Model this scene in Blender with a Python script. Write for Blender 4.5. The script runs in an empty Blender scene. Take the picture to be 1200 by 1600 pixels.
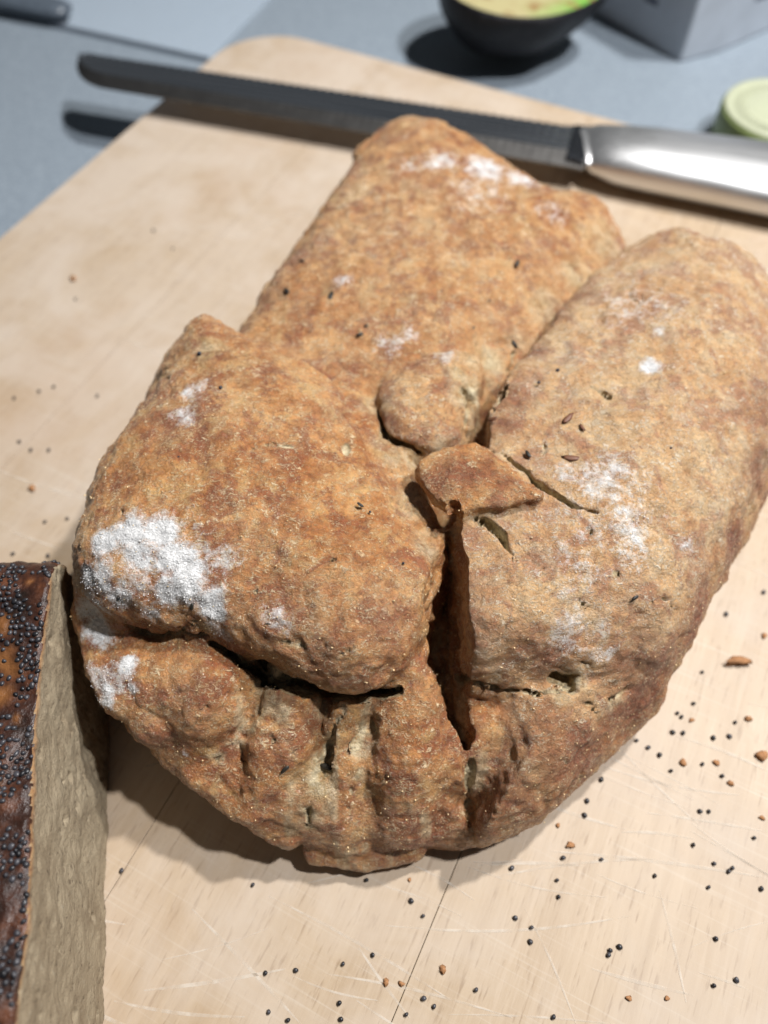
import bpy, math, random
import numpy as np
from mathutils import Vector
random.seed(7); RNG = np.random.default_rng(11)
CM = 0.01

# ------------------------------------------------------------------ camera, world, lamps, exposure
scene = bpy.context.scene
CAM_H = 0.184; DEP = math.radians(57.5); FPX = 1200.0
cam = bpy.data.cameras.new('camera'); camo = bpy.data.objects.new('camera', cam)
scene.collection.objects.link(camo); scene.camera = camo
camo.location = (0, 0, CAM_H); camo.rotation_euler = (math.pi/2 - DEP, 0, 0)
cam.sensor_fit = 'VERTICAL'; cam.sensor_height = 36; cam.sensor_width = 27; cam.lens = 27.0
cam.clip_start = 0.01; cam.clip_end = 20
cam.dof.use_dof = True; cam.dof.focus_distance = 0.148; cam.dof.aperture_fstop = 9.5

world = bpy.data.worlds.new('World'); scene.world = world; world.use_nodes = True
bg = world.node_tree.nodes['Background']
bg.inputs[0].default_value = (0.80, 0.90, 1.0, 1); bg.inputs[1].default_value = 0.055

def lamp(name, loc, target, size, energy, col):
    l = bpy.data.lights.new(name, 'AREA'); l.shape = 'DISK'; l.size = size; l.energy = energy; l.color = col
    o = bpy.data.objects.new(name, l); scene.collection.objects.link(o); o.location = loc
    o.rotation_euler = (Vector(target) - Vector(loc)).to_track_quat('-Z', 'Y').to_euler()
    return o
lamp('ceiling_lamp', (0.33, 0.37, 0.78), (0.0, 0.12, 0.02), 0.042, 7.5, (1.0, 0.985, 0.965))
lamp('ceiling_lamp', (0.40, 0.12, 0.78), (0.0, 0.12, 0.02), 0.042, 7.1, (0.99, 0.99, 1.0))

scene.view_settings.view_transform = 'Standard'; scene.view_settings.look = 'None'
scene.view_settings.exposure = 0.0; scene.view_settings.gamma = 1.0
scene.cycles.max_bounces = 6; scene.cycles.use_denoising = True

# ------------------------------------------------------------------ helpers
cF = np.array([0, math.cos(DEP), -math.sin(DEP)]); cU = np.array([0, math.sin(DEP), math.cos(DEP)]); cR = np.array([1., 0, 0])
def ray(px, py):
    D = cF + (px-600)/FPX*cR + (800-py)/FPX*cU
    return D/np.linalg.norm(D)
def at(px, py, z=0.0):
    """photo measurement -> real position in cm on the level z (cm)"""
    D = ray(px, py); t = (z - CAM_H*100)/D[2]
    return np.array([0, 0, CAM_H*100]) + t*D

def link(o, parent=None):
    scene.collection.objects.link(o)
    if parent is not None: o.parent = parent
    return o
def empty(name, loc_cm, label=None, cat=None, group=None, rotz=0):
    o = bpy.data.objects.new(name, None); o.empty_display_size = 0.01
    o.location = [c*CM for c in loc_cm]; o.rotation_euler = (0, 0, rotz); link(o)
    return tag(o, label, cat, group)
def tag(o, label=None, cat=None, group=None, kind=None):
    if label: o['label'] = label
    if cat: o['category'] = cat
    if group: o['group'] = group
    if kind: o['kind'] = kind
    return o
def mesh_np(name, V, F, smooth=True):
    """V in cm; F list of faces or (n,4)/(n,3) array"""
    me = bpy.data.meshes.new(name)
    V = np.asarray(V, float)*CM
    if isinstance(F, np.ndarray):
        k = F.shape[1]
        me.vertices.add(len(V)); me.vertices.foreach_set('co', V.astype(np.float32).ravel())
        me.loops.add(F.size); me.loops.foreach_set('vertex_index', F.astype(np.int32).ravel())
        me.polygons.add(len(F)); me.polygons.foreach_set('loop_start', np.arange(0, F.size, k, dtype=np.int32))
        me.update(calc_edges=True); me.validate()
    else:
        me.from_pydata([tuple(v) for v in V], [], F)
    me.polygons.foreach_set('use_smooth', [smooth]*len(me.polygons)); me.update()
    return me
def obj(name, me, mat, parent=None):
    o = bpy.data.objects.new(name, me)
    if mat and not me.materials: me.materials.append(mat)
    return link(o, parent)
def bevel(o, w_cm, seg=3):
    m = o.modifiers.new('bevel', 'BEVEL'); m.width = w_cm*CM; m.segments = seg; m.limit_method = 'ANGLE'; m.angle_limit = math.radians(35)
    return o
def prism(pts, z0, z1):
    n = len(pts); V = [(x, y, z0) for x, y in pts] + [(x, y, z1) for x, y in pts]
    F = [list(range(n))[::-1], list(range(n, 2*n))] + [[i, (i+1) % n, n+(i+1) % n, n+i] for i in range(n)]
    return V, F
def area2(pts):
    return sum(pts[i][0]*pts[(i+1) % len(pts)][1]-pts[(i+1) % len(pts)][0]*pts[i][1] for i in range(len(pts)))
def lathe(prof, n=48):
    V = []; F = []
    for r, z in prof:
        for i in range(n): a = 2*math.pi*i/n; V.append((r*math.cos(a), r*math.sin(a), z))
    for k in range(len(prof)-1):
        for i in range(n): F.append([k*n+i, k*n+(i+1) % n, (k+1)*n+(i+1) % n, (k+1)*n+i])
    F.append(list(range(n))[::-1]); F.append([(len(prof)-1)*n+i for i in range(n)])
    return V, F

# value noise -------------------------------------------------
_T = RNG.random((64, 64, 64)).astype(np.float32)*2-1
def vnoise(P, scale, seed=0):
    Q = np.asarray(P, np.float32)*scale + np.float32(seed*7.31+100)
    I = np.floor(Q).astype(np.int32); f = Q-I; f = f*f*f*(f*(f*6-15)+10); I &= 63; J = (I+1) & 63
    x0, y0, z0 = I.T; x1, y1, z1 = J.T; fx, fy, fz = f.T
    a = _T[x0, y0, z0]*(1-fx)+_T[x1, y0, z0]*fx; b = _T[x0, y1, z0]*(1-fx)+_T[x1, y1, z0]*fx
    c = _T[x0, y0, z1]*(1-fx)+_T[x1, y0, z1]*fx; d = _T[x0, y1, z1]*(1-fx)+_T[x1, y1, z1]*fx
    return (a*(1-fy)+b*fy)*(1-fz)+(c*(1-fy)+d*fy)*fz
def fbm(P, scale, octv=4, gain=.5, seed=0):
    s = 0; a = 1
    for i in range(octv): s = s+a*vnoise(P, scale*2.03**i, seed+i); a *= gain
    return s

# node materials ----------------------------------------------
class Mat:
    def __init__(s, name):
        s.m = bpy.data.materials.new(name); s.m.use_nodes = True; s.t = s.m.node_tree; s.N = s.t.nodes
        s.b = s.N['Principled BSDF']; s.tc = s.N.new('ShaderNodeTexCoord'); s.co = s.tc.outputs['Object']
    def put(s, sock, v):
        if isinstance(v, bpy.types.NodeSocket): s.t.links.new(v, sock)
        elif isinstance(v, (tuple, list)) and len(v) == 3 and sock.type == 'RGBA': sock.default_value = (*v, 1)
        else: sock.default_value = v
    def map(s, scale=(1, 1, 1), loc=(0, 0, 0), rot=(0, 0, 0), co=None):
        n = s.N.new('ShaderNodeMapping'); s.put(n.inputs['Vector'], co or s.co)
        n.inputs['Scale'].default_value = scale; n.inputs['Location'].default_value = loc; n.inputs['Rotation'].default_value = rot
        return n.outputs[0]
    def noise(s, scale, detail=3, rough=.55, co=None, dist=0, col=False):
        n = s.N.new('ShaderNodeTexNoise'); s.put(n.inputs['Vector'], co or s.co)
        n.inputs['Scale'].default_value = scale; n.inputs['Detail'].default_value = detail
        n.inputs['Roughness'].default_value = rough; n.inputs['Distortion'].default_value = dist
        return n.outputs['Color' if col else 'Fac']
    def voro(s, scale, co=None, feat='F1', out='Distance'):
        n = s.N.new('ShaderNodeTexVoronoi'); n.feature = feat; s.put(n.inputs['Vector'], co or s.co); n.inputs['Scale'].default_value = scale
        return n.outputs[out]
    def rng(s, v, a, b, c=0., d=1.):
        n = s.N.new('ShaderNodeMapRange'); s.put(n.inputs[0], v)
        for i, x in enumerate((a, b, c, d)): n.inputs[i+1].default_value = x
        return n.outputs[0]
    def math(s, op, a, b=0.):
        n = s.N.new('ShaderNodeMath'); n.operation = op; s.put(n.inputs[0], a); s.put(n.inputs[1], b); return n.outputs[0]
    def mix(s, f, a, b, mode='MIX'):
        n = s.N.new('ShaderNodeMix'); n.data_type = 'RGBA'; n.blend_type = mode
        s.put(n.inputs[0], f); s.put(n.inputs[6], a); s.put(n.inputs[7], b); return n.outputs[2]
    def ramp(s, v, stops):
        n = s.N.new('ShaderNodeValToRGB'); e = n.color_ramp.elements
        while len(e) < len(stops): e.new(.5)
        for x, (p, c) in zip(e, stops): x.position = p; x.color = (*c, 1)
        s.put(n.inputs[0], v); return n.outputs[0]
    def attr(s, name):
        n = s.N.new('ShaderNodeAttribute'); n.attribute_name = name; return n.outputs['Fac']
    def bump(s, h, dist_cm, strength=1., prev=None):
        n = s.N.new('ShaderNodeBump'); n.inputs['Distance'].default_value = dist_cm*CM; n.inputs['Strength'].default_value = strength
        s.put(n.inputs['Height'], h)
        if prev: s.put(n.inputs['Normal'], prev)
        return n.outputs[0]
    def rand(s): return s.N.new('ShaderNodeObjectInfo').outputs['Random']
    def out(s, col, rough=.5, normal=None, **kw):
        s.put(s.b.inputs['Base Color'], col); s.put(s.b.inputs['Roughness'], rough)
        if normal: s.put(s.b.inputs['Normal'], normal)
        for k, v in kw.items(): s.put(s.b.inputs[k.replace('_', ' ')], v)
        return s.m
def plain(name, col, rough=.5, var=.12, scale=400, **kw):
    m = Mat(name); n = m.noise(scale, 3)
    c = m.mix(m.rng(n, .3, .7), tuple(x*(1-var) for x in col), tuple(min(1, x*(1+var)) for x in col))
    return m.out(c, rough, m.bump(n, .01, .4), **kw)

# ------------------------------------------------------------------ signed distance sculpting
class Grid:
    def __init__(s, lo, hi, h):
        s.lo = np.array(lo, float); s.h = h; s.n = [int((b-a)/h)+2 for a, b in zip(lo, hi)]
        s.x, s.y, s.z = [(lo[i]+h*np.arange(s.n[i])).astype(np.float32) for i in range(3)]
        s.X2, s.Y2 = np.meshgrid(s.x, s.y, indexing='ij')
        s.S = np.full(s.n, 9., np.float32); s.L = np.zeros(s.n, np.uint8)
    def poly(s, P):
        X, Y = s.X2, s.Y2; d = np.full(X.shape, 1e9, np.float32); ins = np.zeros(X.shape, bool)
        for i in range(len(P)):
            ax, ay = P[i]; bx, by = P[(i+1) % len(P)]; ex, ey = bx-ax, by-ay
            t = np.clip(((X-ax)*ex+(Y-ay)*ey)/max(ex*ex+ey*ey, 1e-9), 0, 1)
            d = np.minimum(d, (X-ax-t*ex)**2+(Y-ay-t*ey)**2)
            if ey != 0:
                c = (ay > Y) != (by > Y); ins ^= c & (X < ax+(Y-ay)*ex/ey)
        d = np.sqrt(d); return np.where(ins, -d, d)
    def pillow(s, pts, z0, edge, dome, fall, r, inset=0., inset_h=1.):
        """soft closed cushion over a smoothed outline (photo points with their level)"""
        d2 = s.poly(spline([at(*p)[:2] for p in pts])); top = (edge+dome*(1-np.exp(np.minimum(d2, 0)/fall))).astype(np.float32)
        D2 = d2[:, :, None]; Z = s.z[None, None, :]
        R = r[:, :, None] if isinstance(r, np.ndarray) else np.float32(r)
        a = D2+R
        if inset: a = a+np.float32(inset)*np.maximum(0, 1-s.z/inset_h)[None, None, :]**2
        b = np.maximum((Z-top[:, :, None]), (np.asarray(z0)[..., None] if isinstance(z0, np.ndarray) else z0)-Z)+R
        return (np.minimum(np.maximum(a, b), 0)+np.sqrt(np.maximum(a, 0)**2+np.maximum(b, 0)**2)-R).astype(np.float32)
    def capsule(s, pts):
        """round cone chain; pts (px, py, z, r)"""
        Q = [(at(p[0], p[1], p[2]), p[3]) for p in pts]; out = np.full(s.n, 9., np.float32)
        for (a, ra), (b, rb) in zip(Q, Q[1:]):
            lo = np.minimum(a, b)-max(ra, rb)-1.2; hi = np.maximum(a, b)+max(ra, rb)+1.2
            sl = s.box(lo, hi); X, Y, Z = s.sub(sl); e = b-a; L2 = max(e@e, 1e-9)
            t = np.clip(((X-a[0])*e[0]+(Y-a[1])*e[1]+(Z-a[2])*e[2])/L2, 0, 1)
            d = np.sqrt((X-a[0]-t*e[0])**2+(Y-a[1]-t*e[1])**2+(Z-a[2]-t*e[2])**2)-(ra+(rb-ra)*t)
            out[sl] = np.minimum(out[sl], d)
        return out
    def box(s, lo, hi):
        r = []
        for i in range(3):
            a = max(0, int((lo[i]-s.lo[i])/s.h)); b = min(s.n[i], int((hi[i]-s.lo[i])/s.h)+2); r.append(slice(a, max(a, b)))
        return tuple(r)
    def sub(s, sl): return s.x[sl[0]][:, None, None], s.y[sl[1]][None, :, None], s.z[sl[2]][None, None, :]
    def add(s, d, k, label):
        s.L[d < s.S] = label
        if k > 0:
            hh = np.maximum(k-np.abs(d-s.S), 0)/k; s.S = np.minimum(d, s.S)-hh*hh*np.float32(k*.25)
        else: s.S = np.minimum(d, s.S)
    def sample(s, P):
        q = (np.asarray(P)-s.lo)/s.h; i = np.clip(np.floor(q).astype(int), 0, np.array(s.n)-2); f = np.clip(q-i, 0, 1)
        r = 0
        for dx in (0, 1):
            for dy in (0, 1):
                for dz in (0, 1):
                    w = (f[:, 0] if dx else 1-f[:, 0])*(f[:, 1] if dy else 1-f[:, 1])*(f[:, 2] if dz else 1-f[:, 2])
                    r = r+w*s.S[i[:, 0]+dx, i[:, 1]+dy, i[:, 2]+dz]
        return r
    def hit(s, px, py):
        """first point of the sculpted surface on the sight line of a photo measurement, with its normal"""
        D = ray(px, py); o = np.array([0, 0, CAM_H*100]); t0 = (s.z[-1]-o[2])/D[2]; t1 = -o[2]/D[2]
        T = np.linspace(t0, t1, 900); P = o+T[:, None]*D; v = s.sample(P)
        k = np.argmax(v < 0)
        if v[k] >= 0: return None
        p = P[k]; e = s.h*1.5
        g = np.array([s.sample([p+e*a])[0]-s.sample([p-e*a])[0] for a in np.eye(3)])
        return p, g/max(np.linalg.norm(g), 1e-6)
    def carve(s, pts, depth, jag=.0, widths=None):
        """torn crack along the surface: photo points (px, py, half width cm)"""
        fine = []
        for p, q in zip(pts, pts[1:]):
            k = max(1, int(math.hypot(q[0]-p[0], q[1]-p[1])/9)); fine += [[p[c]+(q[c]-p[c])*j/k for c in range(3)] for j in range(k)]
        fine.append(pts[-1])
        H = [(s.hit(p[0], p[1]), p[2]) for p in fine]; H = [(h[0], h[1], w) for h, w in H if h is not None]
        if len(H) > 4:
            nn = np.array([h[1] for h in H]); nn = np.array([nn[max(0, i-3):i+4].mean(0) for i in range(len(H))])
            H = [(h[0], n/max(np.linalg.norm(n), 1e-6), h[2]) for h, n in zip(H, nn)]
        s.cut(H, depth, jag)
    def slot(s, pts, depth, jag=.05):
        n = np.array([0, .15, 1.]); n /= np.linalg.norm(n)
        s.cut([(at(p[0], p[1], p[2]), n, p[3]) for p in pts], depth, jag, -2.5)
    def cut(s, H, depth, jag, up=-.25):
        for (a, na, wa), (b, nb, wb) in zip(H, H[1:]):
            n = na+nb; n = n/max(np.linalg.norm(n), 1e-6); m = max(wa, wb)+max(depth, -up)+.15
            sl = s.box(np.minimum(a, b)-m, np.maximum(a, b)+m); X, Y, Z = s.sub(sl); shp = np.broadcast(X, Y, Z).shape
            P = np.stack([np.broadcast_to(X, shp), np.broadcast_to(Y, shp), np.broadcast_to(Z, shp)], -1).reshape(-1, 3).astype(np.float32)
            if jag: P = P+jag*np.stack([vnoise(P, 3.5, 3)+.3*vnoise(P, 8.5, 4), vnoise(P, 3.5, 5)+.3*vnoise(P, 8.5, 6), vnoise(P, 3.5, 9)+.3*vnoise(P, 8.5, 7)], -1)
            e = b-a; e = e-(e@n)*n; q = P-a; tt = np.clip(-(q@n), up, depth); q = q+tt[:, None]*n
            u = np.clip(q@e/max(e@e, 1e-9), 0, 1); dd = np.linalg.norm(q-u[:, None]*e, axis=1)
            w = (wa+(wb-wa)*u)*(1-.75*np.clip(tt, 0, None)/depth)
            s.S[sl] = np.maximum(s.S[sl], (w-dd).reshape(shp))
    def mesh(s):
        """naive surface nets"""
        S = s.S; S[:, :, 0] = np.maximum(S[:, :, 0], 1e-3)
        for ax in range(3):
            for e in (0, -1):
                i = [slice(None)]*3; i[ax] = e; S[tuple(i)] = np.maximum(S[tuple(i)], 1e-3)
        neg = S < 0; nx, ny, nz = S.shape
        cnt = np.zeros((nx-1, ny-1, nz-1), np.uint8)
        for dx in (0, 1):
            for dy in (0, 1):
                for dz in (0, 1): cnt += neg[dx:nx-1+dx, dy:ny-1+dy, dz:nz-1+dz]
        act = (cnt > 0) & (cnt < 8); C = np.argwhere(act); idx = np.full(act.shape, -1, np.int32); idx[act] = np.arange(len(C))
        off = np.array([(i, j, k) for i in (0, 1) for j in (0, 1) for k in (0, 1)])
        val = np.stack([S[C[:, 0]+o[0], C[:, 1]+o[1], C[:, 2]+o[2]] for o in off], 1)
        acc = np.zeros((len(C), 3)); num = np.zeros(len(C))
        for a in range(8):
            for b in range(a+1, 8):
                if np.abs(off[a]-off[b]).sum() != 1: continue
                m = (val[:, a] < 0) != (val[:, b] < 0); va, vb = val[m, a], val[m, b]; t = (va/(va-vb))[:, None]
                acc[m] += off[a]*(1-t)+off[b]*t; num[m] += 1
        V = s.lo+(C+acc/num[:, None])*s.h
        F = []
        for ax in range(3):
            i0 = [slice(None)]*3; i1 = [slice(None)]*3; i0[ax] = slice(0, -1); i1[ax] = slice(1, None)
            ch = neg[tuple(i0)] != neg[tuple(i1)]; E_ = np.argwhere(ch); E_ = E_[np.all([(E_[:, q] > 0) & (E_[:, q] < S.shape[q]-1) for q in range(3) if q != ax], axis=0)]
            u, v = [(1, 2), (2, 0), (0, 1)][ax]; du = np.eye(3, dtype=int)[u]; dv = np.eye(3, dtype=int)[v]
            g = lambda c: idx[c[:, 0], c[:, 1], c[:, 2]]
            q = np.stack([g(E_-du-dv), g(E_-dv), g(E_), g(E_-du)], 1)
            inn = neg[E_[:, 0], E_[:, 1], E_[:, 2]]; q[~inn] = q[~inn][:, ::-1]
            F.append(q[(q >= 0).all(1)])
        return V, np.concatenate(F), C
def spline(P, k=6):
    P = np.array(P, float); n = len(P); out = []
    for i in range(n):
        p0, p1, p2, p3 = P[i-1], P[i], P[(i+1) % n], P[(i+2) % n]
        for j in range(k):
            t = j/k; out.append(.5*((2*p1)+(-p0+p2)*t+(2*p0-5*p1+4*p2-p3)*t*t+(-p0+3*p1-3*p2+p3)*t**3))
    return np.array(out)
def vnormals(V, F):
    n = np.cross(V[F[:, 2]]-V[F[:, 0]], V[F[:, 3]]-V[F[:, 1]]); N = np.zeros_like(V)
    for k in range(4): np.add.at(N, F[:, k], n)
    return N/np.maximum(np.linalg.norm(N, axis=1), 1e-12)[:, None]
def split_mesh(name, V, F, N, sel, attrs, base):
    """one part cut out of a sculpted body, keeping its normals and its wear masks"""
    Fs = F[sel]; u, inv = np.unique(Fs, return_inverse=True)
    me = mesh_np(name, V[u]-np.array(base), inv.reshape(-1, 4))
    for k, a in attrs.items():
        at_ = me.attributes.new(k, 'FLOAT', 'POINT'); at_.data.foreach_set('value', a[u].astype(np.float32))
    me.normals_split_custom_set_from_vertices([tuple(x) for x in N[u]])
    return me

# ------------------------------------------------------------------ materials
def mat_counter():
    m = Mat('counter_laminate'); n = m.noise(900, 4, .7); big = m.noise(18, 3)
    c = m.mix(m.rng(n, .35, .65), (.175, .210, .250), (.290, .335, .380)); c = m.mix(m.rng(big, .3, .7, 0, .25), c, (.25, .30, .345))
    c = m.mix(m.rng(m.voro(600), .05, .22, .55, 0.), c, (.5, .55, .6))
    return m.out(c, .38, m.bump(n, .004, .5))
def mat_wood():
    m = Mat('beech_wood'); r = m.rand()
    base = m.mix(r, (.40, .295, .190), (.45, .340, .228))
    st = m.noise(1, 6, .65, m.map((300, 12, 12)), .5)
    c = m.mix(m.rng(st, .38, .66, 0, .42), base, (.315, .215, .125))
    fl = m.noise(1, 3, .6, m.map((1100, 130, 130)))
    c = m.mix(m.rng(fl, .57, .69, 0, .55), c, (.21, .125, .062))
    ray_ = m.noise(1, 2, .5, m.map((700, 60, 60), loc=(2, 5, 0))); c = m.mix(m.rng(ray_, .58, .70, 0, .45), c, (.47, .36, .25))
    sm = m.noise(26, 5, .66, dist=.6); sx_ = m.N.new('ShaderNodeSeparateXYZ'); m.put(sx_.inputs[0], m.co)
    dust = m.math('ADD', sm, m.math('MULTIPLY', m.rng(m.math('ADD', sx_.outputs[0], m.math('MULTIPLY', sm, .05)), .11, .19, 1., 0.), .13))
    c = m.mix(m.rng(dust, .40, .74, 0, .62), c, (.55, .475, .405))
    sp = m.noise(15, 4, .65, m.map(loc=(3, 1, 0))); c = m.mix(m.rng(sp, .50, .68, 0, .28), c, (.37, .225, .12))
    for k, (rz, lo) in enumerate([(.25, 3.), (-.5, 7.), (1.0, 11.), (.05, 19.)]):
        sc = m.noise(1, 4, .6, m.map((16, 900, 16), loc=(lo, lo, 0), rot=(0, 0, rz-.46))); c = m.mix(m.rng(sc, .62, .74, 0, .40), c, (.54, .465, .375))
    h = m.math('ADD', m.math('MULTIPLY', st, .6), m.math('MULTIPLY', fl, -.7))
    return m.out(c, m.rng(sm, .3, .7, .46, .66), m.bump(h, .014, .6))
def mat_crust():
    m = Mat('baked_crust')
    big = m.noise(75, 6, .70, dist=.4); mid = m.noise(280, 6, .72); fine = m.noise(900, 6, .80); vf = m.noise(2600, 3, .6)
    fib = m.noise(1, 5, .75, m.map((760, 1150, 950), rot=(.3, .2, .6)), 1.6)
    pale, brown, crumb, flour, glaze = [m.attr(k) for k in ('pale', 'brown', 'crumb', 'flour', 'glaze')]
    t = m.math('ADD', m.math('MULTIPLY', big, .62), m.math('MULTIPLY', mid, .38))
    rich = m.ramp(t, [(.33, (.23, .070, .026)), (.44, (.42, .160, .046)), (.54, (.59, .275, .088)), (.66, (.71, .43, .180))])
    tan = m.ramp(t, [(.33, (.40, .185, .085)), (.44, (.59, .335, .155)), (.55, (.69, .460, .240)), (.68, (.77, .585, .365))])
    c = m.mix(pale, rich, tan)
    red = m.noise(130, 6, .72, m.map(loc=(.7, .2, .4)), .5); c = m.mix(m.rng(red, .49, .58, 0, .72), c, m.mix(pale, (.25, .066, .026), (.40, .19, .11)))
    gold = m.noise(150, 5, .7, m.map(loc=(2.7, 1.2, .4)), .5); c = m.mix(m.rng(gold, .53, .64, 0, .55), c, m.mix(pale, (.64, .41, .16), (.68, .52, .33)))
    bmask = m.math('MULTIPLY', brown, m.rng(t, .38, .60, 1., .75))
    c = m.mix(bmask, c, m.mix(m.rng(fine, .38, .62), (.135, .036, .018), (.31, .105, .050)))
    c = m.mix(m.rng(fine, .45, .34, 0, .68), c, (.13, .042, .014))                      # pores
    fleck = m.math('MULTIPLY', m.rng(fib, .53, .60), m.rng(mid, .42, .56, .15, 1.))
    c = m.mix(m.math('MULTIPLY', fleck, m.rng(bmask, 0., 1., .85, .35)), c, m.mix(pale, (.90, .72, .45), (.90, .79, .62)))                       # pale bran flecks, whitened to imitate glints on the crust
    cr = m.mix(m.rng(mid, .38, .62), (.44, .31, .14), (.76, .64, .42)); cr = m.mix(m.rng(fine, .46, .34, 0, .85), cr, (.10, .055, .02))
    cm_ = m.math('MULTIPLY', crumb, m.rng(mid, .30, .5, .35, 1.)); c = m.mix(cm_, c, cr)
    fm = m.math('ADD', flour, m.math('ADD', m.math('MULTIPLY', m.math('SUBTRACT', mid, .5), 1.5), m.math('MULTIPLY', m.math('SUBTRACT', fine, .5), 1.6)))
    fmask = m.math('MULTIPLY', m.rng(fm, .32, .86), m.rng(flour, .02, .20)); c = m.mix(fmask, c, (.84, .83, .82))
    rough = m.rng(fine, .38, .60, .60, .30); rough = m.math('MAXIMUM', rough, m.math('MULTIPLY', fmask, .95))
    rough = m.math('MAXIMUM', rough, m.math('MULTIPLY', cm_, .6))
    h = m.math('ADD', m.math('MULTIPLY', fine, 1.), m.math('ADD', m.math('MULTIPLY', vf, .35), m.math('MULTIPLY', mid, 2.0)))
    h = m.math('ADD', h, m.math('MULTIPLY', m.rng(fib, .5, .62), .35))
    nrm = m.bump(h, .070, .85)
    wet = m.math('MULTIPLY', m.rng(big, .40, .60, .4, 1.), m.math('ADD', m.math('MULTIPLY', glaze, 1.), .3))
    wet = m.math('MULTIPLY', wet, m.math('SUBTRACT', 1., fmask))
    return m.out(c, rough, nrm, Specular_IOR_Level=.5, Coat_Weight=wet, Coat_Roughness=.11, Coat_Normal=m.bump(m.math('ADD', m.noise(1250, 2, .5), m.math('MULTIPLY', mid, .8)), .11, 1.))

# ------------------------------------------------------------------ countertop
BT = 1.6                                             # board thickness, cm
M_counter, M_wood, M_crust = mat_counter(), mat_wood(), mat_crust()
V, F = prism([(-70, -40), (70, -40), (70, 95), (-70, 95)], -BT-3, -BT)
tag(bevel(obj('countertop', mesh_np('countertop', V, F, False), M_counter), .3), kind='structure')

# ------------------------------------------------------------------ cutting board: glued staves side by side
e1 = np.array([-.446, -.895]); e1 /= np.linalg.norm(e1); e2 = np.array([-e1[1], e1[0]])
pL, pF = at(165, 232)[:2], at(745, 132)[:2]
s_ = np.linalg.solve(np.stack([e1, -e2], 1), pF-pL); corner = pL+s_[0]*e1
ang = math.atan2(e2[1], e2[0])
board = empty('cutting_board', (*corner, -BT), 'pale beech cutting board of glued staves under the knotted loaf', 'cutting board', rotz=ang)
BW, BL, RC = 35.2, 47.0, 3.0
edges = [0, 7.2, 17.0, 23.47, BW]
for i, (a, b) in enumerate(zip(edges, edges[1:])):
    g = .006; x0 = a+(g if i else 0); x1 = b-(g if i < len(edges)-2 else 0)
    pts = [(x0, -BL), (x1, -BL)]
    if i == len(edges)-2: pts += [(x1-RC+RC*math.cos(t), -RC+RC*math.sin(t)) for t in np.linspace(0, math.pi/2, 10)]+[(x0, 0)]
    elif i == 0: pts += [(x1, 0)]+[(RC-RC*math.sin(t), -RC+RC*math.cos(t)) for t in np.linspace(0, math.pi/2, 14)]
    else: pts += [(x1, 0), (x0, 0)]
    V, F = prism(pts, 0, BT-(.006 if i % 2 else 0))
    o = obj('plank', mesh_np('plank', V, F, False), M_wood, board); bevel(o, .012, 2)

# ------------------------------------------------------------------ the knotted loaf
G = Grid((-7.6, 1.6, -.06), (11.6, 27.5, 7.0), .066)
LEFT, BACK, RIGHT, FRONT, FLAP, TONGUE = 1, 2, 3, 4, 5, 6
core = G.pillow([(230, 760, 1.5), (235, 960, 1.5), (330, 1070, 1.2), (470, 1170, 1), (580, 1255, .8), (720, 1260, .8), (850, 1200, 1), (1000, 1030, 1.5), (1120, 800, 1.5), (1140, 530, 1.5), (1000, 430, 1.5), (800, 350, 1.5), (630, 270, 1.5), (520, 370, 1.5), (390, 560, 1.5)], -.2, 2.6, .5, 1, .9, .4)
G.add(core, 0, FRONT)
seam_d = np.full(G.X2.shape, 99., np.float32); sp_ = [at(*p)[:2] for p in [(706, 1000, 4.2), (720, 910, 4.9), (708, 820, 5.1), (735, 740, 5.2), (765, 690, 5.1), (765, 645, 4.9), (790, 590, 4.8), (835, 535, 4.6), (888, 470, 4.4), (945, 415, 4.0), (1000, 385, 3.6)]]
for a, b in zip(sp_, sp_[1:]):
    e = b-a; tt = np.clip(((G.X2-a[0])*e[0]+(G.Y2-a[1])*e[1])/(e@e), 0, 1); seam_d = np.minimum(seam_d, np.hypot(G.X2-a[0]-tt*e[0], G.Y2-a[1]-tt*e[1]))
back = G.pillow([(640, 190, 3.6), (700, 203, 3.6), (775, 245, 3.6), (860, 300, 3.6), (935, 325, 3.5), (990, 372, 3.5), (1010, 420, 3.6), (945, 480, 4), (880, 570, 4.2), (820, 660, 4.4), (760, 730, 4.4), (650, 740, 4.4), (560, 710, 4.3), (450, 640, 4), (355, 560, 3.8), (368, 515, 3.6), (420, 437, 3.6), (480, 350, 3.6), (545, 258, 3.6), (590, 208, 3.6)], -.1, 3.8-.75*np.clip(1-seam_d/1.9, 0, 1), 1.0, 1.1, .85, .5, 1.6)
G.add(back, .2, BACK)
G.add(G.capsule([(572, 245, 3.7, .42), (635, 207, 3.8, .48), (690, 215, 3.7, .40), (740, 245, 3.75, .3)]), .12, BACK)
rC = (.28+1.15*np.clip(seam_d/1.8, 0, 1)).astype(np.float32)
near = np.clip(1-seam_d/2.6, 0, 1)*np.clip((21-G.Y2)/9, 0, 1)*np.clip((G.Y2-4.2)/2.0, 0, 1)
right = G.pillow([(1010, 388, 3.4), (1090, 402, 3.2), (1152, 432, 3.0), (1203, 490, 2.8), (1228, 600, 2.6), (1218, 720, 2.4), (1172, 830, 2.4), (1127, 915, 2.4), (1082, 1000, 2.4), (1035, 1070, 2.6), (960, 1090, 3.0), (870, 1092, 3.2), (780, 1088, 3.2), (716, 1075, 3.4), (706, 1000, 4.2), (720, 910, 4.9), (708, 820, 5.1), (712, 785, 5.2), (735, 740, 5.2), (765, 690, 5.1), (765, 645, 4.9), (790, 590, 4.8), (835, 535, 4.6), (888, 470, 4.4), (945, 415, 4.0)], -1.3, 3.7+1.35*near, 2.1-1.2*near, 1.9, rC, .25, 1.2)
G.add(right, 0.05, RIGHT)
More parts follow.
